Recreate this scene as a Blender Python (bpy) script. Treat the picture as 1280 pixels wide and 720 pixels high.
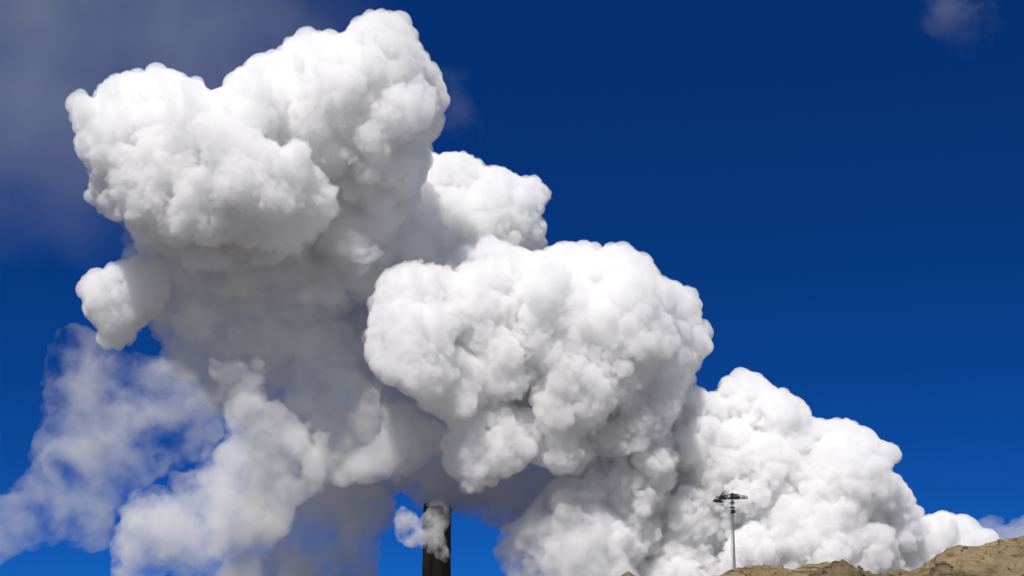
import bpy, bmesh, math, random, os
import numpy as np
from mathutils import Vector, Matrix
import openvdb

for o in list(bpy.data.objects):
    bpy.data.objects.remove(o)
scene = bpy.context.scene
COL = scene.collection
R = math.radians

# ------------------------------------------------------------------ camera, sky, sun, exposure
PITCH = 13.0
FPX = 1778.0                       # focal length in pixels of the 1280 px wide photograph
cam_d = bpy.data.cameras.new('camera')
cam_d.sensor_width = 36.0
cam_d.lens = 36.0 * FPX / 1280.0
cam_d.clip_start = 0.5
cam_d.clip_end = 60000
cam = bpy.data.objects.new('camera', cam_d)
COL.objects.link(cam)
cam.location = (0, 0, 1.7)
cam.rotation_euler = (R(90 + PITCH), 0, 0)
scene.camera = cam

SKY_SLOPE, SKY_LIFT, SKY_GAMMA, SKY_TINT = 1.75, 0.10, 1.0, (.04, .385, .98, 1)
FILL_CLOUDS = (5.6, 5.35, 5.0, 1)
SUN_ELEV, SUN_AZ = 54.0, 200.0     # azimuth clockwise from +Y (straight ahead); 180 = behind the camera
world = bpy.data.worlds.new('World')
scene.world = world
world.use_nodes = True
wt = world.node_tree
wt.nodes.clear()
wo = wt.nodes.new('ShaderNodeOutputWorld')
wb = wt.nodes.new('ShaderNodeBackground')
sky = wt.nodes.new('ShaderNodeTexSky')
sky.sky_type = 'NISHITA'
sky.sun_disc = False
sky.sun_elevation = R(SUN_ELEV)
sky.sun_rotation = R(SUN_AZ)
sky.altitude = 2500
sky.air_density = 1.0
sky.dust_density = 0.0
sky.ozone_density = 4.0
tc = wt.nodes.new('ShaderNodeTexCoord')
mpn = wt.nodes.new('ShaderNodeVectorMath'); mpn.operation = 'MULTIPLY_ADD'
mpn.inputs[1].default_value = (1, 1, SKY_SLOPE)
mpn.inputs[2].default_value = (0, 0, SKY_LIFT)
nrm = wt.nodes.new('ShaderNodeVectorMath'); nrm.operation = 'NORMALIZE'
wt.links.new(tc.outputs['Generated'], mpn.inputs[0])
wt.links.new(mpn.outputs[0], nrm.inputs[0])
wt.links.new(nrm.outputs[0], sky.inputs[0])
gm = wt.nodes.new('ShaderNodeGamma')
gm.inputs['Gamma'].default_value = SKY_GAMMA
hs = wt.nodes.new('ShaderNodeMix'); hs.data_type = 'RGBA'; hs.blend_type = 'MULTIPLY'
hs.inputs[0].default_value = 1.0
hs.inputs[7].default_value = SKY_TINT
wt.links.new(sky.outputs[0], gm.inputs[0])
wt.links.new(gm.outputs[0], hs.inputs[6])
# unseen broken cloud added behind the camera and overhead as neutral fill light
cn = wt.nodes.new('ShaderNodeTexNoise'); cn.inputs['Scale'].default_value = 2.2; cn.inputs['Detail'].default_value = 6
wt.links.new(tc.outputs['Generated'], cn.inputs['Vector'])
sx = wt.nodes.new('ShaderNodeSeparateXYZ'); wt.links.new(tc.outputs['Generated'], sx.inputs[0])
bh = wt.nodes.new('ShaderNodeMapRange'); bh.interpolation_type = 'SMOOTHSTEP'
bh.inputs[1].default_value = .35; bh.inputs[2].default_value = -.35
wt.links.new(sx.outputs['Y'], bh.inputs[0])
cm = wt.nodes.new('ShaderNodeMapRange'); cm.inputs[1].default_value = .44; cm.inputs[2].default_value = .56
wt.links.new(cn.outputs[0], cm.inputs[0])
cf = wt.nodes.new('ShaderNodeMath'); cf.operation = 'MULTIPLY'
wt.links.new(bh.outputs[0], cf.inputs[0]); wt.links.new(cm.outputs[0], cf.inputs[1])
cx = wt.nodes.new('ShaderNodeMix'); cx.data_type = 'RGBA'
cx.inputs[7].default_value = FILL_CLOUDS
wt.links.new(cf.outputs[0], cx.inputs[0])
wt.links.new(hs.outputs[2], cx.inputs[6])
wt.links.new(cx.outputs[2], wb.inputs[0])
wb.inputs[1].default_value = 0.078
wt.links.new(wb.outputs[0], wo.inputs[0])

sun_d = bpy.data.lights.new('sun', 'SUN')
sun_d.energy = 4.35
sun_d.angle = R(0.53)
sun_d.color = (1.0, 0.975, 0.94)
sun = bpy.data.objects.new('sun', sun_d)
COL.objects.link(sun)
a, e = R(SUN_AZ), R(SUN_ELEV)
sdir = Vector((math.sin(a) * math.cos(e), math.cos(a) * math.cos(e), math.sin(e)))
sun.rotation_euler = sdir.to_track_quat('Z', 'Y').to_euler()
sun.location = sdir * 200

scene.view_settings.view_transform = 'Standard'
scene.view_settings.look = 'None'
scene.view_settings.exposure = 0
scene.view_settings.gamma = 1
scene.view_settings.use_curve_mapping = False
scene.cycles.volume_bounces = 16
scene.cycles.max_bounces = 20
scene.cycles.diffuse_bounces = 4
scene.cycles.transparent_max_bounces = 64
scene.cycles.volume_step_rate = 1.0
scene.cycles.use_denoising = True
scene.cycles.use_adaptive_sampling = False

# ------------------------------------------------------------------ helpers
cp, sp = math.cos(R(PITCH)), math.sin(R(PITCH))
def P(px, py, D):
    """world point seen at pixel (px, py) of the photograph, D metres ahead; arrays allowed"""
    u = (np.asarray(px, float) - 640) / FPX
    v = (360 - np.asarray(py, float)) / FPX
    fy = cp - v * sp
    fz = sp + v * cp
    k = D / fy
    return np.stack([u * k, fy * k, fz * k + 1.7], -1)

def M_per_px(D):
    return D / FPX

def tag(o, label=None, cat=None, group=None, kind=None):
    if label: o['label'] = label
    if cat: o['category'] = cat
    if group: o['group'] = group
    if kind: o['kind'] = kind
    return o

def link_mesh(name, verts, faces, mat, parent=None, smooth=True):
    me = bpy.data.meshes.new(name)
    me.vertices.add(len(verts))
    me.vertices.foreach_set('co', np.asarray(verts, np.float32).ravel())
    q = np.asarray(faces, np.int32)
    me.loops.add(q.size)
    me.loops.foreach_set('vertex_index', q.ravel())
    me.polygons.add(len(q))
    me.polygons.foreach_set('loop_start', np.arange(0, q.size, q.shape[1], dtype=np.int32))
    me.update(calc_edges=True)
    if smooth:
        me.polygons.foreach_set('use_smooth', np.ones(len(q), bool))
    me.validate()
    me.materials.append(mat)
    o = bpy.data.objects.new(name, me)
    COL.objects.link(o)
    if parent: o.parent = parent
    return o

# ------------------------------------------------------------------ steam
def steam_mat(name, density=0.5, g=0.0, col=(1, 1, 1)):
    """thick steam: an even scattering volume inside a finely billowed skin"""
    m = bpy.data.materials.new(name)
    m.use_nodes = True
    nt = m.node_tree
    nt.nodes.clear()
    out = nt.nodes.new('ShaderNodeOutputMaterial')
    v = nt.nodes.new('ShaderNodeVolumeScatter')
    v.inputs['Color'].default_value = (*col, 1)
    v.inputs['Density'].default_value = density
    v.inputs['Anisotropy'].default_value = g
    nt.links.new(v.outputs[0], out.inputs['Volume'])
    return m

def wisp_mat(name, density, scale, lo=.45, hi=.7, col=(1, 1, 1), step=.3, detail=6, stretch=(1, 1, 1), seed=0.0, warp=.25, radial=False, base=0.0):
    """thin torn steam: the density follows warped noise in world space"""
    m = bpy.data.materials.new(name)
    m.use_nodes = True
    nt = m.node_tree
    nt.nodes.clear()
    N = nt.nodes.new; L = nt.links.new
    out = N('ShaderNodeOutputMaterial')
    tc = N('ShaderNodeTexCoord'); geo = N('ShaderNodeNewGeometry')
    mp = N('ShaderNodeMapping'); mp.inputs['Scale'].default_value = tuple(x / scale for x in stretch)
    mp.inputs['Location'].default_value = (seed, seed * 1.7, seed * .3)
    L(geo.outputs['Position'], mp.inputs[0])
    n = N('ShaderNodeTexNoise'); n.inputs['Scale'].default_value = 1; n.inputs['Detail'].default_value = detail
    n.inputs['Roughness'].default_value = .6; n.inputs['Distortion'].default_value = warp
    L(mp.outputs[0], n.inputs['Vector'])
    r = N('ShaderNodeMapRange'); r.inputs[1].default_value = lo; r.inputs[2].default_value = hi
    r.inputs[3].default_value = base; r.inputs[4].default_value = density
    fac = n.outputs[0]
    if radial:
        ln = N('ShaderNodeVectorMath'); ln.operation = 'LENGTH'
        L(tc.outputs['Object'], ln.inputs[0])
        f = N('ShaderNodeMapRange'); f.interpolation_type = 'SMOOTHSTEP'
        f.inputs[1].default_value = .88; f.inputs[2].default_value = radial
        f.inputs[3].default_value = -.5; f.inputs[4].default_value = 0.0
        L(ln.outputs['Value'], f.inputs[0])
        ad = N('ShaderNodeMath'); ad.operation = 'ADD'
        L(n.outputs[0], ad.inputs[0]); L(f.outputs[0], ad.inputs[1])
        fac = ad.outputs[0]
    L(fac, r.inputs[0])
    v = N('ShaderNodeVolumeScatter')
    v.inputs['Color'].default_value = (*col, 1)
    L(r.outputs[0], v.inputs['Density'])
    L(v.outputs[0], out.inputs['Volume'])
    m.cycles.volume_step_rate = step
    return m

class Field:
    """distance field on a world grid, a union of balls"""
    def __init__(self, lo, hi, vox):
        self.vox = vox
        self.lo = np.asarray(lo, float)
        n = np.ceil((np.asarray(hi) - self.lo) / vox).astype(int) + 1
        self.n = n
        self.f = np.full(n, 3.0, np.float32)
    def ball(self, c, r, pad=1.5):
        v = self.vox
        a = np.maximum(np.floor((c - self.lo - r - pad * v) / v).astype(int), 0)
        b = np.minimum(np.ceil((c - self.lo + r + pad * v) / v).astype(int) + 1, self.n)
        if (b <= a).any(): return
        x = (np.arange(a[0], b[0]) * v + self.lo[0] - c[0]).astype(np.float32)
        y = (np.arange(a[1], b[1]) * v + self.lo[1] - c[1]).astype(np.float32)
        z = (np.arange(a[2], b[2]) * v + self.lo[2] - c[2]).astype(np.float32)
        d = np.sqrt(x[:, None, None]**2 + y[None, :, None]**2 + z[None, None, :]**2) - np.float32(r)
        s = self.f[a[0]:b[0], a[1]:b[1], a[2]:b[2]]
        np.minimum(s, d, out=s)
    def surface(self, rng, spacing):
        """well spread points on the surface, with outward normals"""
        f = self.f
        m = (f[:-1, :-1, :-1] <= 0) & ((f[1:, :-1, :-1] > 0) | (f[:-1, 1:, :-1] > 0) | (f[:-1, :-1, 1:] > 0))
        m |= (f[:-1, :-1, :-1] > 0) & ((f[1:, :-1, :-1] <= 0) | (f[:-1, 1:, :-1] <= 0) | (f[:-1, :-1, 1:] <= 0))
        idx = np.argwhere(m)
        idx = idx[(idx > 1).all(1) & (idx < self.n - 3).all(1)]
        rng.shuffle(idx)
        key = np.floor(idx * self.vox / spacing).astype(np.int64)
        k = key[:, 0] * 4000003 + key[:, 1] * 2003 + key[:, 2]
        _, first = np.unique(k, return_index=True)
        idx = idx[first]
        i, j, l = idx.T
        g = np.stack([f[i+1, j, l] - f[i-1, j, l], f[i, j+1, l] - f[i, j-1, l], f[i, j, l+1] - f[i, j, l-1]], -1)
        nn = g / np.maximum(np.linalg.norm(g, axis=1, keepdims=True), 1e-6)
        return idx * self.vox + self.lo, nn
    def roughen(self, seed, rough):
        """turbulence eats into the skin"""
        amp = sum(a for _, a in rough)
        if amp <= 0: return
        idx = np.argwhere((self.f > -amp - .5) & (self.f < .8))
        p = idx * self.vox + self.lo
        n = sum(a * vnoise(p + 3.3 * k, sc, seed + k) for k, (sc, a) in enumerate(rough))
        self.f[tuple(idx.T)] += (n - amp * .35).astype(np.float32)
    def mesh(self, name, mat):
        g = openvdb.FloatGrid(3.0)
        g.copyFromArray(np.ascontiguousarray(self.f), tolerance=0)
        g.gridClass = openvdb.GridClass.LEVEL_SET
        p, q = g.convertToQuads(isovalue=0.0)
        p = np.asarray(p) * self.vox + self.lo
        return link_mesh(name, p, np.asarray(q)[:, ::-1], mat)

def seg_dist(pts, poly):
    a = poly; b = np.roll(poly, -1, 0)
    ab = b - a
    d = np.full(len(pts), 1e9)
    inside = np.zeros(len(pts), bool)
    for i in range(len(a)):
        ap = pts - a[i]
        t = np.clip((ap @ ab[i]) / max(ab[i] @ ab[i], 1e-9), 0, 1)
        d = np.minimum(d, np.linalg.norm(ap - t[:, None] * ab[i], axis=1))
        if a[i, 1] != b[i, 1]:
            c = ((a[i, 1] > pts[:, 1]) != (b[i, 1] > pts[:, 1])) & \
                (pts[:, 0] < ab[i, 0] * (pts[:, 1] - a[i, 1]) / ab[i, 1] + a[i, 0])
            inside ^= c
    return np.where(inside, d, -d)

def vnoise(p, scale, seed):
    """smooth value noise in 0..1 at points p"""
    rs = np.random.RandomState(seed)
    T = rs.rand(32, 32, 32).astype(np.float32)
    q = np.asarray(p) / scale
    i = np.floor(q).astype(int); t = q - i
    t = t * t * (3 - 2 * t)
    o = 0
    for dx in (0, 1):
        for dy in (0, 1):
            for dz in (0, 1):
                w = (t[:, 0] if dx else 1 - t[:, 0]) * (t[:, 1] if dy else 1 - t[:, 1]) * (t[:, 2] if dz else 1 - t[:, 2])
                o = o + w * T[(i[:, 0] + dx) % 32, (i[:, 1] + dy) % 32, (i[:, 2] + dz) % 32]
    return o

def cauliflower(name, mat, poly, depth, seed, vox=0.4, rmax=52, thick=1.0, tmax=110, lobes=(), nbody=150, nedge=130,
                levels=((9.5, .6), (6.0, .8), (3.3, .85), (2.0, .85), (1.25, .85)), inset=13, slack=2.0, label=None, smooth=0.0,
                rough=((7.0, .8), (3.2, .55), (1.3, .38))):
    """a billowing mass: balls fill the outline with a real thickness, and smaller and smaller balls grow on its skin.
    depth(px, py) gives the distance of the mass's middle in metres; lobes = (px, py, metres in front of the middle, r px)"""
    rng = np.random.RandomState(seed)
    poly = np.asarray(poly, float)
    balls = []
    lo2, hi2 = poly.min(0), poly.max(0)
    cand = rng.rand(12000, 2) * (hi2 - lo2) + lo2
    d = seg_dist(cand, poly) - inset + 1
    sel = np.where(d > 12)[0]
    if len(sel):
        w = np.clip(d[sel], 6, rmax)
        body = rng.choice(sel, size=min(nbody, len(sel)), replace=False, p=w / w.sum())
    else: body = np.zeros(0, int)
    esel = np.where((d > 3.5) & (d < 17))[0]
    edge = rng.choice(esel, size=min(nedge, len(esel)), replace=False)
    for k in np.concatenate([body, edge]):
        px, py = cand[k]
        r = min(d[k], rmax * rng.uniform(.55, 1.0))
        D = depth(px, py)
        T = min(d[k] * thick, tmax) * M_per_px(D)
        R_ = r * M_per_px(D)
        dz = rng.uniform(-1, 1) * max(T - R_, 0)
        balls.append((P(px, py, D + dz), R_))
    for (px, py, fr, r) in lobes:
        D = depth(px, py) - fr
        balls.append((P(px, py, D), r * M_per_px(D)))
    c = np.array([b[0] for b in balls]); rr = np.array([b[1] for b in balls])
    lo = (c - rr[:, None]).min(0) - 15; hi = (c + rr[:, None]).max(0) + 15
    F = Field(lo, hi, vox)
    for cc, r in balls: F.ball(cc, r)
    for li, (r0, prot) in enumerate(levels):
        if r0 < vox * 2: continue
        pts, nn = F.surface(rng, r0 * 1.05)
        keep = vnoise(pts, max(r0 * 5, 14), seed + li) * .9 + (rng.rand(len(pts)) - .5) * .3
        ok = keep > (.28 + smooth + (.08 if li > 1 else 0))
        pts, nn, keep = pts[ok], nn[ok], keep[ok]
        rad = r0 * rng.uniform(.5, 1.2, len(pts)) * np.clip(keep * 1.7, .45, 1.15)
        ctr = pts - nn * (rad * (1 - prot * rng.uniform(.5, 1.3, len(pts))))[:, None]
        px, py, D = unproject(ctr)
        sd = seg_dist(np.stack([px, py], -1), poly)
        room = (sd + slack * rng.uniform(-.3, 1, len(px))) * M_per_px(D)
        if r0 < 4: room = np.where(sd > 4, rad, 0)
        rad = np.minimum(rad, room)
        ok = rad > vox * 1.1
        for cc, r in zip(ctr[ok], rad[ok]): F.ball(cc, r)
    F.roughen(seed + 50, rough)
    o = F.mesh(name, mat)
    tag(o, label, 'cloud')
    print(name, len(balls), F.n, len(o.data.polygons))
    return o

def unproject(p):
    x = p[:, 0]; y = p[:, 1]; z = p[:, 2] - 1.7
    w = y * cp + z * sp; v = -y * sp + z * cp
    return 640 + FPX * x / w, 360 - FPX * v / w, y

def lerp(x, xs, ys): return float(np.interp(x, xs, ys))

def puff(name, mat, cx, cy, D, w, h, depth_m, label, seg=48, lump=.12, seed=1, rot=0.0):
    """a rounded body for thin cloud; its material's density fades towards the skin"""
    bm = bmesh.new()
    bmesh.ops.create_icosphere(bm, subdivisions=5, radius=1)
    co = np.array([v.co for v in bm.verts])
    k = 1 - lump * vnoise(co + 5, .5, seed)
    for v, kk in zip(bm.verts, k): v.co *= float(kk)
    me = bpy.data.meshes.new(name)
    bm.to_mesh(me); bm.free()
    me.materials.append(mat)
    o = bpy.data.objects.new(name, me)
    COL.objects.link(o)
    m = M_per_px(D)
    o.location = Vector(P(cx, cy, D))
    o.scale = (w / 2 * m, depth_m, h / 2 * m)
    o.rotation_euler = (0, R(rot), 0)
    return tag(o, label, 'cloud')

M_steam = steam_mat('white_steam', .30)
M_crisp = steam_mat('crisp_white_steam', .42)
M_far = steam_mat('white_steam_behind', .30)
M_trunk = steam_mat('soft_steam', .10)

OUT_A = [(88,131),(92,118),(104,114),(118,122),(122,106),(140,90),(155,83),(172,92),(195,90),(213,88),(230,98),(250,103),(260,115),(265,121),(278,118),
 (290,100),(303,88),(318,78),(330,72),(350,70),(355,55),(375,45),(400,44),(420,46),(435,42),(447,28),(462,18),(480,16),(495,20),(508,30),(513,45),(525,60),(531,75),
 (541,88),(554,108),(558,120),(555,140),(548,155),(538,172),(530,220),(510,270),(470,320),(420,345),(370,335),(330,330),(280,345),(220,350),(190,340),(171,312),(160,290),(155,272),(142,278),
 (128,275),(115,258),(105,243),(112,230),(118,215),(112,205),(100,185),(96,165)]
OUT_T = [(190,250),(260,200),(400,180),(520,180),(560,250),(590,320),(600,450),(640,560),(730,600),(735,650),(690,672),(640,664),(600,652),(562,642),(530,634),(500,624),(470,630),(440,650),(400,620),
 (340,560),(280,520),(225,490),(190,455),(180,410),(150,330)]
OUT_L = [(185,405),(165,430),(150,436),(127,435),(125,408),(110,390),(104,365),(110,345),(127,340),(146,334),(168,322),(200,330),(215,360),(205,390)]
OUT_A2 = [(500,150),(530,180),(545,195),(565,188),(590,192),(603,208),(630,210),(650,222),(670,222),(684,232),(692,247),(680,256),(676,265),(683,280),(683,310),(690,360),(560,400),(480,300)]
OUT_B = [(455,430),(460,400),(470,370),(480,345),(500,325),(540,322),(565,312),(580,300),(615,297),(640,315),(665,325),(700,306),(725,306),(745,315),(753,318),(757,308),(775,308),(795,320),(812,322),(820,335),(820,348),
 (840,354),(860,363),(873,378),(873,395),(885,410),(887,430),(884,445),(868,462),(862,484),(840,540),(780,575),(700,585),(650,570),(600,550),(565,530),(530,500),(480,470)]
OUT_F = [(551,560),(555,540),(575,532),(598,529),(620,538),(645,530),(662,546),(667,565),(652,587),(625,592),(614,607),(587,617),(568,612),(578,598),(560,590)]
OUT_C = [(715,590),(730,560),(760,535),(790,525),(820,495),(835,488),(867,485),(888,493),(900,493),(903,482),(925,468),(940,470),(954,483),(969,489),(990,490),(1000,506),(1010,530),(1030,533),(1045,530),(1058,525),(1070,532),(1080,543),
 (1100,550),(1118,556),(1126,566),(1118,580),(1110,590),(1123,598),(1138,615),(1142,632),(1150,632),(1148,648),(1160,647),(1175,643),(1190,645),(1205,650),(1215,658),(1220,665),(1235,663),(1248,672),(1256,690),(1260,760),
 (1000,800),(820,790),(760,700),(725,650)]
OUT_D = [(617,690),(625,660),(660,640),(690,600),(720,590),(770,640),(800,720),(830,800),(700,800),(625,710)]
OUT_E = [(300,400),(313,398),(322,412),(320,435),(345,460),(352,485),(375,500),(398,540),(405,590),(385,640),(360,680),(330,720),(300,745),(130,745),(146,700),(148,650),(163,612),(195,592),(235,585),(262,560),(275,540),(268,510),(258,480),(258,460),(275,438),(283,415)]
cauliflower('steam_cloud', M_steam, OUT_A, lambda x, y: lerp(y, [0, 150, 250, 340], [455, 451, 460, 488]), 3, lobes=[(312,252,36,20),(340,246,42,25),(372,252,40,22),(160,180,15,55),(470,90,10,60),(300,180,20,80),(430,150,15,70),(215,220,25,35)],
  label='tall white billowing steam mass at the upper left, topmost of the plume')
TORN = ((15.0, 5.0), (7.0, 3.2), (3.2, 1.8), (1.5, .9))
cauliflower('steam_cloud', M_trunk, OUT_T, lambda x, y: lerp(y, [180, 260, 340, 420, 520, 640], [450, 457, 473, 498, 512, 508]), 8, lobes=[(500,585,0,36),(560,600,0,34),(600,605,0,36),(650,605,0,42),(695,610,0,42),(540,560,0,50),(250,420,0,55),(300,470,0,60),(222,400,-5,40),(235,450,-5,38)], levels=((9.0, .5), (4.2, .4)), rough=TORN, label='smooth grey shaded steam rising above the dark stack')
cauliflower('steam_cloud', M_steam, OUT_L, lambda x, y: 470, 9, rmax=40, nbody=40, nedge=120, inset=4, label='small white steam lobe bulging out at the far left')
cauliflower('steam_cloud', M_far, OUT_A2, lambda x, y: 525, 4, label='pale steam shoulder peeking out behind the two biggest billows')
cauliflower('steam_cloud', M_steam, OUT_B, lambda x, y: lerp(y, [300, 450, 600], [478, 460, 458]) + lerp(x, [790, 840], [0, 22]), 5, thick=.7, lobes=[(690,420,12,62),(600,400,13,55),(770,420,10,55),(500,395,24,36),(520,445,26,34),(565,490,24,30),(640,350,8,45),(740,350,0,36),(620,470,15,40),(720,490,14,45),(640,540,14,30),(700,560,10,30),(590,510,16,26),(840,410,0,40)],
  label='wide bright white steam billow in the middle of the plume')
cauliflower('steam_cloud', M_crisp, OUT_C, lambda x, y: lerp(y, [460, 600, 800], [505, 490, 478]), 6, thick=.55, nbody=200, nedge=150,
  lobes=[(850,530,14,34),(935,515,16,36),(1000,560,24,34),(1075,562,10,30),(1060,610,26,34),(790,590,24,42),(1010,665,30,38),(1110,650,20,28),(870,640,16,26),(960,610,22,20),(900,580,22,24),(770,660,20,30),(1190,670,8,20),(940,690,26,22),(1075,655,20,30),(1062,695,24,26)],
  label='crisp white steam bank rising over the sand hill at the right')
cauliflower('steam_puff', M_steam, OUT_F, lambda x, y: 440, 31, thick=.8, rmax=26, nbody=40, nedge=120, levels=((2.6, .85), (1.5, .9), (.95, .9)), slack=5, inset=3, label='bright curled puff of steam hanging below the middle billow, above the stack')
M_under = wisp_mat('shaded_brown_steam', .30, 12, .30, .55, col=(.60, .54, .47), step=.12, seed=7)  # brown smoke tone, with the underside shade put into the scattering colour
OUT_U = [(430,600),(480,590),(520,580),(600,560),(650,555),(700,550),(745,590),(760,680),(720,700),(690,680),(660,672),(640,664),(600,652),(560,641),(530,634),(500,622),(450,632)]
cauliflower('steam_cloud', M_under, OUT_U, lambda x, y: 505, 33, thick=.8, rmax=34, levels=((5.0, .6), (2.5, .6)), rough=((10, 3.5), (5, 2.6), (2.4, 1.5), (1.2, .8)), inset=0, label='shaded brownish steam along the underside of the plume at the top of the stack')
M_mid = wisp_mat('folded_grey_steam', .14, 15, .36, .56, step=.12, seed=12)
OUT_G = [(395,400),(440,380),(455,430),(480,480),(530,510),(560,540),(552,590),(520,610),(480,600),(430,610),(390,600),(350,540),(345,480),(370,430)]
cauliflower('steam_cloud', M_mid, OUT_G, lambda x, y: lerp(y, [400, 480, 600], [474, 462, 448]), 34, thick=.5, rmax=34, levels=((6.0, .7), (3.2, .8), (1.8, .8)), rough=((15, 6), (7, 4), (3, 2.0), (1.5, 1.0)), inset=3, label='mottled grey steam folds left of the bright middle billow')
OUT_H = [(205,345),(240,300),(330,310),(400,300),(440,350),(430,420),(395,470),(355,440),(325,395),(290,385),(250,425),(215,400)]
cauliflower('steam_cloud', M_mid, OUT_H, lambda x, y: lerp(y, [300, 460], [452, 476]), 35, thick=.45, rmax=30, levels=((6.0, .7), (3.2, .8), (1.8, .8)), rough=((15, 6), (7, 4), (3, 2.0), (1.5, 1.0)), inset=3, label='dim grey steam folds under the topmost white mass, above the soft column')
M_skirt = wisp_mat('soft_steam_skirt', .085, 12, .40, .62, step=.12, seed=21)
OUT_S = [(140,268),(190,255),(260,290),(330,285),(400,275),(440,250),(480,240),(500,280),(470,330),(440,380),(380,390),(320,370),(260,385),(210,360),(180,320)]
cauliflower('steam_wisp', M_skirt, OUT_S, lambda x, y: lerp(y, [250, 390], [434, 462]), 36, thick=.5, rmax=36, levels=((6.0, .7), (3.2, .8)), rough=((15, 6), (7, 4), (3, 2.0), (1.5, 1.0)), inset=0, label='soft fringe of thin steam trailing under the topmost white mass')
M_torn = wisp_mat('torn_steam', .22, 7, .37, .58, col=(.96, .95, .93), step=.12)
cauliflower('steam_cloud', M_torn, OUT_D, lambda x, y: lerp(x, [620, 800], [460, 454]), 7, rmax=35, levels=((5.0, .5), (2.5, .5)), rough=((7, 2.2), (3, 1.2), (1.4, .6)), inset=3, label='ragged grey white steam between the stack and the right bank')
M_col = wisp_mat('torn_white_steam', .11, 13, .38, .62, col=(.88, .88, .88), step=.12, seed=4)
cauliflower('steam_cloud', M_col, OUT_E, lambda x, y: 430, 10, rmax=60, levels=((6.0, .5), (3, .5)), rough=((14.0, 6.0), (6.0, 4.0), (2.6, 2.0), (1.3, 1.0)), inset=3, label='soft white column of torn steam at the lower left')
M_wisp = wisp_mat('thin_steam_veil', .075, 14, .42, .66, col=(.78, .79, .78), step=.12, seed=2)
OUT_W = [(45,425),(70,408),(105,402),(150,432),(215,430),(255,465),(300,500),(290,560),(185,610),(150,640),(140,700),(60,690),(-40,720),(-60,640),(0,612),(35,575),(50,520),(45,470)]
cauliflower('steam_wisp', M_wisp, OUT_W, lambda x, y: 450, 12, thick=.35, rmax=50, levels=((7, .5),), rough=((14.0, 4.0), (6.0, 2.6), (2.6, 1.4)), vox=.7, inset=2, label='thin torn veil of steam drifting at the far left under the small lobe')
M_veil = wisp_mat('smoky_veil', .17, 16, .34, .62, col=(.80, .81, .79), step=.15, seed=9)
OUT_V = [(290,480),(350,500),(420,560),(475,600),(500,625),(496,660),(478,700),(475,760),(250,760),(290,680),(300,600)]
cauliflower('steam_wisp', M_veil, OUT_V, lambda x, y: 500, 13, thick=.5, rmax=50, levels=((7, .5),), rough=((14.0, 4.0), (6.0, 2.6), (2.6, 1.4)), vox=.7, inset=2, label='grey see-through veil of steam left of the dark stack')
M_puff = wisp_mat('small_torn_puff', .34, 4, .40, .68, col=(.93, .93, .92), step=.1, seed=6)
OUT_P = [(490,652),(498,632),(514,634),(524,645),(534,632),(546,623),(562,627),(566,650),(557,666),(560,685),(566,698),(558,706),(546,700),(532,686),(514,686),(496,677)]
cauliflower('steam_puff', M_puff, OUT_P, lambda x, y: 442, 14, thick=.5, rmax=16, levels=((1.6, .5),), rough=((3.0, 1.2), (1.4, .7)), vox=.25, inset=1, label='small ragged puff of steam drifting across the dark stack')
cauliflower('steam_puff', M_puff, [(430,312),(440,306),(458,310),(474,306),(482,318),(470,328),(452,330),(436,326)], lambda x, y: 428, 15, inset=0, thick=.5, rmax=10, levels=((1.4, .5),), rough=((3.0, .8), (1.4, .5)), vox=.25,
  label='tiny bright puff of steam in front of the grey upper mass')
cauliflower('steam_puff', M_col, [(425,585),(440,560),(462,552),(474,535),(500,528),(524,545),(532,570),(516,592),(490,588),(470,604),(448,606)], lambda x, y: 444, 16, inset=2, thick=.6, rmax=26, levels=((3, .5),), rough=((7, 2.0), (3, 1.2), (1.4, .6)), vox=.35,
  label='pale torn puff of steam on the dark underside')

# cloud far behind the plume
SHADEDC = (.036, 130, .24, .62, (.026, .028, .026))  # shade on this cloud is put into its near-black scattering colour
M_shaded = wisp_mat('shaded_cloud', *SHADEDC, step=.25, radial=.45, detail=6, seed=1)
puff('shaded_cloud', M_shaded, 90, 90, 1700, 1280, 740, 260, 'shaded grey cloud filling the top left corner of the sky', lump=.25)
M_grey = wisp_mat('pale_cloud', .008, 45, .36, .66, col=(.40, .42, .42), step=.06, radial=.02, detail=5, seed=3)
puff('faint_cloud', M_grey, 1197, 12, 1700, 380, 300, 80, 'faint grey cloud scrap in the top right corner')
puff('faint_cloud', M_grey, 566, 125, 1700, 170, 360, 50, 'faint upright streak of cloud right of the tallest billow', rot=-15)
M_low = steam_mat('low_cloud', .022, col=(.85, .86, .88))
cauliflower('low_cloud', M_low, [(1205,690),(1216,645),(1232,634),(1252,635),(1262,645),(1270,640),(1285,632),(1400,600),(1500,640),(1500,740),(1200,740)], lambda x, y: 1300, 21,
  vox=1.3, levels=((14, .4), (6, .4)), rough=((16, 3), (7, 2)), rmax=40, label='hazy blue grey cloud low behind the sand hill at the right edge')
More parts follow.
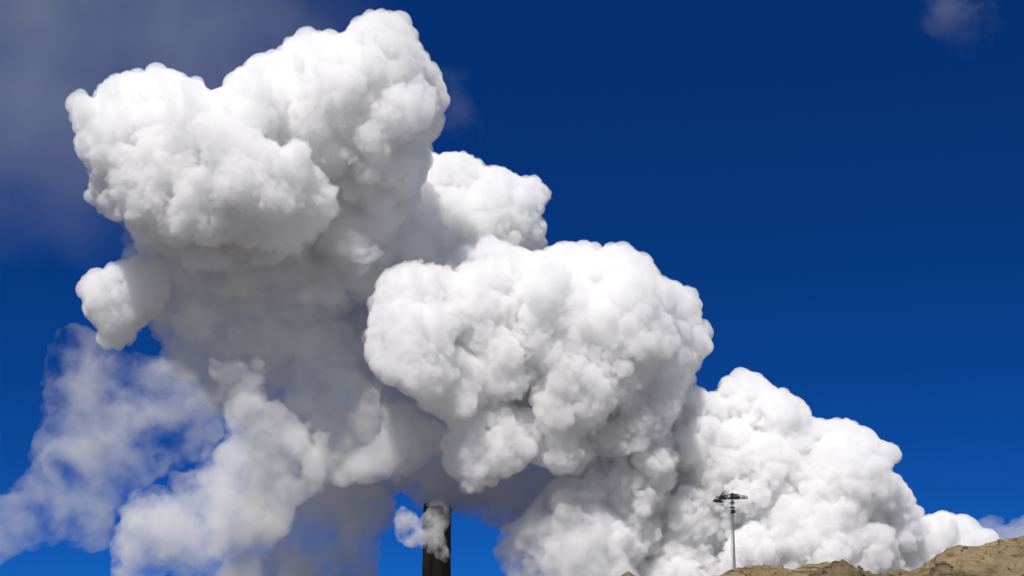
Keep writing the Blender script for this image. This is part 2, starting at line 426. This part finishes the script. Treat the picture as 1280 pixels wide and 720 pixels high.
# ------------------------------------------------------------------ ground and sand heaps
def earth_mat(name, c1, c2, c3, scale=1.0, bump=.5):
    m = bpy.data.materials.new(name); m.use_nodes = True
    nt = m.node_tree; b = nt.nodes['Principled BSDF']; N = nt.nodes.new; L = nt.links.new
    b.inputs['Roughness'].default_value = .95
    b.inputs['Specular IOR Level'].default_value = .15
    g = N('ShaderNodeNewGeometry')
    n1 = N('ShaderNodeTexNoise'); n1.inputs['Scale'].default_value = .22 * scale; n1.inputs['Detail'].default_value = 8; n1.inputs['Roughness'].default_value = .62
    n2 = N('ShaderNodeTexNoise'); n2.inputs['Scale'].default_value = 2.2 * scale; n2.inputs['Detail'].default_value = 6; n2.inputs['Roughness'].default_value = .7
    mp = N('ShaderNodeMapping'); mp.inputs['Scale'].default_value = (.6, .6, 2.2)
    L(g.outputs['Position'], mp.inputs[0])
    n3 = N('ShaderNodeTexNoise'); n3.inputs['Scale'].default_value = .8 * scale; n3.inputs['Detail'].default_value = 5; n3.inputs['Distortion'].default_value = 1.2
    for n in (n1, n2): L(g.outputs['Position'], n.inputs['Vector'])
    L(mp.outputs[0], n3.inputs['Vector'])
    r = N('ShaderNodeValToRGB'); r.color_ramp.elements[0].position = .36; r.color_ramp.elements[1].position = .62
    r.color_ramp.elements[0].color = (*c1, 1); r.color_ramp.elements[1].color = (*c2, 1)
    L(n1.outputs[0], r.inputs[0])
    r3 = N('ShaderNodeMapRange'); r3.inputs[1].default_value = .52; r3.inputs[2].default_value = .66
    L(n3.outputs[0], r3.inputs[0])
    mx = N('ShaderNodeMix'); mx.data_type = 'RGBA'; mx.inputs[7].default_value = (*c3, 1)
    L(r3.outputs[0], mx.inputs[0]); L(r.outputs[0], mx.inputs[6])
    r2 = N('ShaderNodeMapRange'); r2.inputs[1].default_value = .3; r2.inputs[2].default_value = .7; r2.inputs[3].default_value = .72; r2.inputs[4].default_value = 1.2
    L(n2.outputs[0], r2.inputs[0])
    ml = N('ShaderNodeVectorMath'); ml.operation = 'SCALE'
    L(mx.outputs[2], ml.inputs[0]); L(r2.outputs[0], ml.inputs['Scale'])
    L(ml.outputs[0], b.inputs['Base Color'])
    bp = N('ShaderNodeBump'); bp.inputs['Strength'].default_value = bump; bp.inputs['Distance'].default_value = .25
    L(n2.outputs[0], bp.inputs['Height']); L(bp.outputs[0], b.inputs['Normal'])
    return m

SAND = earth_mat('sand', (.195, .145, .078), (.33, .25, .138), (.12, .08, .042), 1.3, 1.0)
GROUND = earth_mat('gravel_yard', (.10, .095, .085), (.16, .15, .135), (.08, .075, .065), .3)
CLAY = earth_mat('rocky_sand', (.13, .10, .06), (.23, .175, .10), (.07, .05, .03), 1.8, 1.0)

def ridge(pts, D):
    p = np.array([P(x, y, D) for x, y in pts])
    return p[:, 0], p[:, 2]
RIDGES = [  # outline of each heap's crest in the photograph, its distance, slopes in front and behind
    ([(640,765),(750,735),(778,722),(785,716),(796,721),(840,735),(880,724),(900,718),(915,714),(945,711.5),(972,713),(984,716),(1010,722),(1050,740),(1100,765)], 118, .55, .5, 1.0),
    ([(930,765),(970,722),(985,714),(994,709.5),(1006,706),(1040,706.5),(1060,712),(1090,730),(1140,765)], 112, .5, .5, .6),
    ([(1085,765),(1112,717),(1125,711),(1142,713),(1155,710),(1165,703),(1180,690),(1194,683.5),(1210,684),(1228,683.5),(1243,680),(1262,678),(1280,675),(1330,668),(1400,672),(1500,700),(1600,765)], 104, .5, .5, .5),
]
def heap_height(x, y):
    z = np.full(x.shape, -1.0)
    for k, (pts, D, fr, bk, rnd) in enumerate(RIDGES):
        rx, rz = ridge(pts, D)
        h = np.interp(x, rx, rz, left=-3, right=-3)
        dy = y - D - 1.2 * np.sin(x * .21 + k)
        s = np.where(dy < 0, fr, bk) * (np.sqrt(dy * dy + rnd * rnd) - rnd)
        z = np.maximum(z, h - s)
    return z
def grid_mesh(name, x0, x1, y0, y1, st, fn, mat, label=None, kind='structure'):
    xs = np.arange(x0, x1, st); ys = np.arange(y0, y1, st)
    X, Y = np.meshgrid(xs, ys)
    Z = fn(X.ravel(), Y.ravel())
    v = np.stack([X.ravel(), Y.ravel(), Z], -1)
    nx = len(xs); i = np.arange(len(v)).reshape(len(ys), nx)
    f = np.stack([i[:-1, :-1], i[:-1, 1:], i[1:, 1:], i[1:, :-1]], -1).reshape(-1, 4)
    o = link_mesh(name, v, f, mat)
    return tag(o, label, None, None, kind)
def hills(x, y):
    z = heap_height(x, y)
    p = np.stack([x, y, x * 0 + 3], -1)
    n = (vnoise(p, 3.1, 1) - .5) * .55 + (vnoise(p, 1.3, 2) - .5) * .34 + (vnoise(p, .6, 3) - .5) * .3 + (vnoise(p, .3, 4) - .5) * .22
    gully = np.abs(vnoise(p * np.array([1, .3, 1]), 1.7, 9) - .5) * 1.1
    e = np.clip((z + 1) / 2, 0, 1)
    return z + (n * .75 - gully * np.clip(1 - z / 9, .15, 1) * .6 + .1) * e
grid_mesh('sand_hill', 0, 66, 84, 140, .14, hills, SAND, 'ochre sand heaps with a high shoulder at the right edge')

def rocky(x, y):
    rx, rz = ridge([(960,765),(990,735),(1012,719),(1028,712),(1040,704),(1046,700.5),(1052,699),(1058,700.5),(1066,706),(1074,709),(1082,713),(1096,714),(1112,714.5),(1125,722),(1150,722),(1162,716),(1172,706),(1180,701.5),(1190,709),(1204,716),(1240,735),(1300,765)], 86)
    h = np.interp(x, rx, rz, left=-3, right=-3)
    dy = y - 86
    z = h - .75 * (np.sqrt(dy * dy + .25) - .5)
    p = np.stack([x, y, z], -1)
    w = vnoise(p, 1.6, 5); 
    terr = np.abs(((z * 2.1 + w * 2.5) % 1) - .5) * .28
    n = (vnoise(p, 1.0, 6) - .5) * .5 + (vnoise(p, .45, 7) - .5) * .34 + (vnoise(p, .22, 8) - .5) * .2
    return z + n * .8 + terr - .12
grid_mesh('rocky_hill', 12, 34, 76, 96, .09, rocky, CLAY, 'darker rough clay heap in front of the sand heaps')
rs = np.random.RandomState(5)
bm = bmesh.new()
for i in range(900):
    front = rs.rand() < .4
    x = rs.uniform(19, 30) if front else rs.uniform(16, 48)
    y = rs.uniform(80, 88) if front else rs.uniform(92, 118)
    z1 = float((rocky if front else hills)(np.array([x]), np.array([y]))[0])
    if z1 < 1: continue
    s_ = rs.uniform(.04, .13) * (1.8 if rs.rand() < .06 else 1)
    M = Matrix.Translation((x, y, z1 + s_ * .2)) @ Matrix.Rotation(rs.uniform(0, 6), 4, 'Z') @ Matrix.Rotation(rs.uniform(0, 3), 4, 'X') @ Matrix.Diagonal((s_ * rs.uniform(.7, 1.4), s_, s_ * rs.uniform(.5, .9), 1))
    r = bmesh.ops.create_icosphere(bm, subdivisions=1, radius=1, matrix=M)
    for v in r['verts']: v.co += Vector(rs.uniform(-.25, .25, 3) * s_)
me = bpy.data.meshes.new('gravel'); bm.to_mesh(me); bm.free(); me.materials.append(CLAY)
o = bpy.data.objects.new('gravel', me); COL.objects.link(o); tag(o, 'loose stones scattered over the sand heaps', None, None, 'stuff')
gv = [(-20000, -20000, 0), (20000, -20000, 0), (20000, 20000, 0), (-20000, 20000, 0)]
o = link_mesh('ground', gv, [(0, 1, 2, 3)], GROUND, smooth=False); tag(o, kind='structure')

# ------------------------------------------------------------------ hard materials
def mat(name, col, rough=.5, metal=0.0, var=.15, scale=3.0, streak=False):
    m = bpy.data.materials.new(name); m.use_nodes = True
    nt = m.node_tree; b = nt.nodes['Principled BSDF']; N = nt.nodes.new; L = nt.links.new
    b.inputs['Roughness'].default_value = rough; b.inputs['Metallic'].default_value = metal
    tc = N('ShaderNodeTexCoord'); mp = N('ShaderNodeMapping')
    mp.inputs['Scale'].default_value = (1, 1, .08) if streak else (1, 1, 1)
    n = N('ShaderNodeTexNoise'); n.inputs['Scale'].default_value = scale; n.inputs['Detail'].default_value = 6
    L(tc.outputs['Object'], mp.inputs[0]); L(mp.outputs[0], n.inputs['Vector'])
    r = N('ShaderNodeMapRange'); r.inputs[1].default_value = .3; r.inputs[2].default_value = .7
    r.inputs[3].default_value = 1 - var; r.inputs[4].default_value = 1 + var
    L(n.outputs[0], r.inputs[0])
    s = N('ShaderNodeVectorMath'); s.operation = 'SCALE'; s.inputs[0].default_value = col
    L(r.outputs[0], s.inputs['Scale']); L(s.outputs[0], b.inputs['Base Color'])
    return m
GALV = mat('galvanised_steel', (.26, .265, .27), .5, .4)
BLACK = mat('black_steel', (.02, .02, .022), .5, .3)
LENS = mat('lamp_glass', (.25, .26, .28), .15, .2)
WHITE = mat('pale_paint', (.6, .6, .6), .5)
RUST = mat('brown_cladding', (.085, .062, .040), .75, .1, .35, .8, True)
DARK = mat('sooty_steel', (.02, .018, .016), .8)

class MB:
    def __init__(s): s.bm = bmesh.new()
    def box(s, c, size, rot=(0, 0, 0)):
        M = Matrix.Translation(c) @ Matrix.Rotation(rot[2], 4, 'Z') @ Matrix.Rotation(rot[1], 4, 'Y') @ Matrix.Rotation(rot[0], 4, 'X') @ Matrix.Diagonal((*size, 1))
        bmesh.ops.create_cube(s.bm, size=1, matrix=M); return s
    def tube(s, a, b, r, r2=None, seg=10):
        a, b = Vector(a), Vector(b); d = b - a
        M = Matrix.Translation((a + b) / 2) @ d.to_track_quat('Z', 'Y').to_matrix().to_4x4()
        bmesh.ops.create_cone(s.bm, cap_ends=True, segments=seg, radius1=r, radius2=r if r2 is None else r2, depth=d.length, matrix=M); return s
    def build(s, name, m, parent=None, label=None, bevel=0):
        me = bpy.data.meshes.new(name)
        s.bm.to_mesh(me); s.bm.free(); me.materials.append(m)
        o = bpy.data.objects.new(name, me); COL.objects.link(o)
        if parent: o.parent = parent
        if bevel:
            b = o.modifiers.new('bevel', 'BEVEL'); b.width = bevel; b.segments = 2
        if label: o['label'] = label
        return o
def empty(name, loc, label, cat):
    o = bpy.data.objects.new(name, None); COL.objects.link(o); o.location = loc
    return tag(o, label, cat)

# ------------------------------------------------------------------ floodlight mast behind the sand heap
DM = 150.0
base = P(920.3, 770, DM); base[2] = 0
top = P(917.8, 626, DM)
mast = empty('floodlight_mast', tuple(base), 'tall grey floodlight mast with a ring of lamps standing behind the sand hill', 'mast')
def ml(px, py, dy=0.0):
    """point of the mast in its own frame"""
    q = P(px, py, DM + dy) - base
    return Vector(q)
H = ml(918.8, 628).z
c = lambda z, dx=0, dy=0: Vector((dx, dy, z))
zr = H                                     # height of the collar under the ring
MB().tube(c(0), c(H * .55), .15, .125, 16).tube(c(H * .55), c(zr - .9), .125, .085, 16).build('pole', GALV, mast)
MB().tube(c(1.2, -.235), c(zr - 1.0, -.2), .022).build('cable', BLACK, mast)
MB().tube(c(zr - 1.15), c(zr - .78), .17, .17, 12).box(c(zr - .95, .1, -.1), (.3, .3, .3)).build('winch_box', BLACK, mast)
MB().tube(c(zr - .78), c(zr + .25), .135, .135, 16).build('collar', WHITE, mast)
for z in (zr - .52, zr - .05):
    MB().tube(c(z - .05), c(z + .05), .27, .29, 20).build('flange', BLACK, mast)
zc = zr + .42
hub = MB()
hub.box(c(zc + .10, .28, 0), (.95, .9, .26)).box(c(zc + .38, .22, .1), (.75, .5, .16)).tube(c(zc - .1), c(zc + .55), .16, .16, 12)
hub.build('hub', BLACK, mast, bevel=.02)
# lamp ring: six-sided frame of two hoops with struts, tilted by the view from below
def hexa(r, z, ph=0.0, sx=1.0): return [c(z, .1 + r * math.cos(R(60 * i + ph)) * sx, r * math.sin(R(60 * i + ph))) for i in range(6)]
lo_, hi_ = hexa(1.55, zc + .02), hexa(1.42, zc + .22)
hoop = MB()
for i in range(6):
    hoop.tube(lo_[i], lo_[(i + 1) % 6], .035, seg=8)
    hoop.tube(hi_[i], hi_[(i + 1) % 6], .028, seg=8)
    hoop.tube(lo_[i], hi_[i], .03, seg=8)
hoop.build('ring_frame', BLACK, mast)
for i in range(6):
    MB().tube(c(zc + .05, .1), lo_[i], .028, seg=8).tube(c(zc + .5, .1), hi_[i], .02, seg=8).build('spoke', BLACK, mast)
def floodlight(x, y, z, yaw, tilt):
    f = MB()
    Mx = Matrix.Rotation(yaw, 4, 'Z') @ Matrix.Rotation(tilt, 4, 'Y')
    w = lambda a: Vector((x, y, z)) + Mx @ Vector(a)
    body = MB(); body.box((0, 0, 0), (.62, .5, .2)); body.box((-.02, 0, .14), (.36, .3, .12))
    for v in body.bm.verts: v.co = w(v.co)
    bo = body.build('floodlight', BLACK, mast, bevel=.03)
    g = MB(); g.box((0, 0, -.108), (.54, .42, .02))
    for v in g.bm.verts: v.co = w(v.co)
    g.build('lens', LENS, bo)
    k = MB(); k.tube((0, -.28, 0), (0, -.28, .5), .03).tube((0, .28, 0), (0, .28, .5), .03).tube((0, -.28, .5), (0, .28, .5), .03)
    for v in k.bm.verts: v.co = w(v.co)
    k.build('bracket', BLACK, bo)
floodlight(-1.72, -.35, zc - .32, .1, .10)
floodlight(-1.25, .35, zc - .30, -.2, .05)
floodlight(-1.12, -.55, zc + .06, .1, .15)
floodlight(-.95, .7, zc + .04, .2, .05)
MB().tube(c(zc + .1, -1.5, -.2), c(zc - .2, -1.7, -.35), .04).build('hanger', BLACK, mast)
MB().tube(c(zc + .15, -1.3, .2), c(zc - .18, -1.25, .3), .04).build('hanger', BLACK, mast)

# ------------------------------------------------------------------ the dark stack
DS = 500.0
sb = P(545.0, 770, DS); sb[2] = 0
st = empty('chimney_stack', tuple(sb), 'dark brown ribbed industrial chimney with its top lost in steam', 'chimney')
HT = float(P(545, 637, DS)[2]); RS = 17.0 * M_per_px(DS)
seg = 144
v = []; f = []
for z, k in ((0, 1.03), (HT * .5, 1.0), (HT, .985)):
    for i in range(seg):
        t = 2 * math.pi * i / seg
        r = (RS + (.13 if i % 4 in (0, 1) else 0)) * k
        v.append((r * math.cos(t), r * math.sin(t), z))
for s_ in range(2):
    for i in range(seg):
        f.append((s_ * seg + i, s_ * seg + (i + 1) % seg, (s_ + 1) * seg + (i + 1) % seg, (s_ + 1) * seg + i))
link_mesh('cladding', v, f, RUST, st, smooth=False)
for z in (HT * .33, HT * .66, HT - .35):
    MB().tube(c(z - .12), c(z + .12), RS + .22, seg=72).build('band', DARK, st)
MB().tube(c(HT - .2), c(HT + .9), RS - .45, seg=48).build('flue', DARK, st)
rail = MB()
for i in range(36):
    t = 2 * math.pi * i / 36; t2 = 2 * math.pi * (i + 1) / 36
    p0 = Vector((RS * math.cos(t), RS * math.sin(t), HT)); p1 = Vector((RS * math.cos(t2), RS * math.sin(t2), HT))
    rail.tube(p0, p0 + Vector((0, 0, 1.1)), .04, seg=6)
    for h in (.55, 1.1): rail.tube(p0 + Vector((0, 0, h)), p1 + Vector((0, 0, h)), .035, seg=6)
rail.build('railing', DARK, st)
MB().box(c(HT + .9, -RS * .85, -RS * .5), (.7, .6, 1.8)).tube(c(HT + 1.6, -RS * .8, -RS * .5), c(HT + 2.3, -RS * .7, -RS * .5), .25, .12, 10).build('beacon', BLACK, st)
lad = MB()
lx = RS + .35; t = R(250)
for s_ in (-.3, .3):
    q = Vector((lx * math.cos(t) - s_ * math.sin(t), lx * math.sin(t) + s_ * math.cos(t), 0))
    lad.tube(q, q + Vector((0, 0, HT)), .04, seg=6)
for i in range(int(HT / .5)):
    a0 = Vector((lx * math.cos(t) + .3 * math.sin(t), lx * math.sin(t) - .3 * math.cos(t), i * .5))
    a1 = Vector((lx * math.cos(t) - .3 * math.sin(t), lx * math.sin(t) + .3 * math.cos(t), i * .5))
    lad.tube(a0, a1, .025, seg=6)
lad.build('ladder', DARK, st)
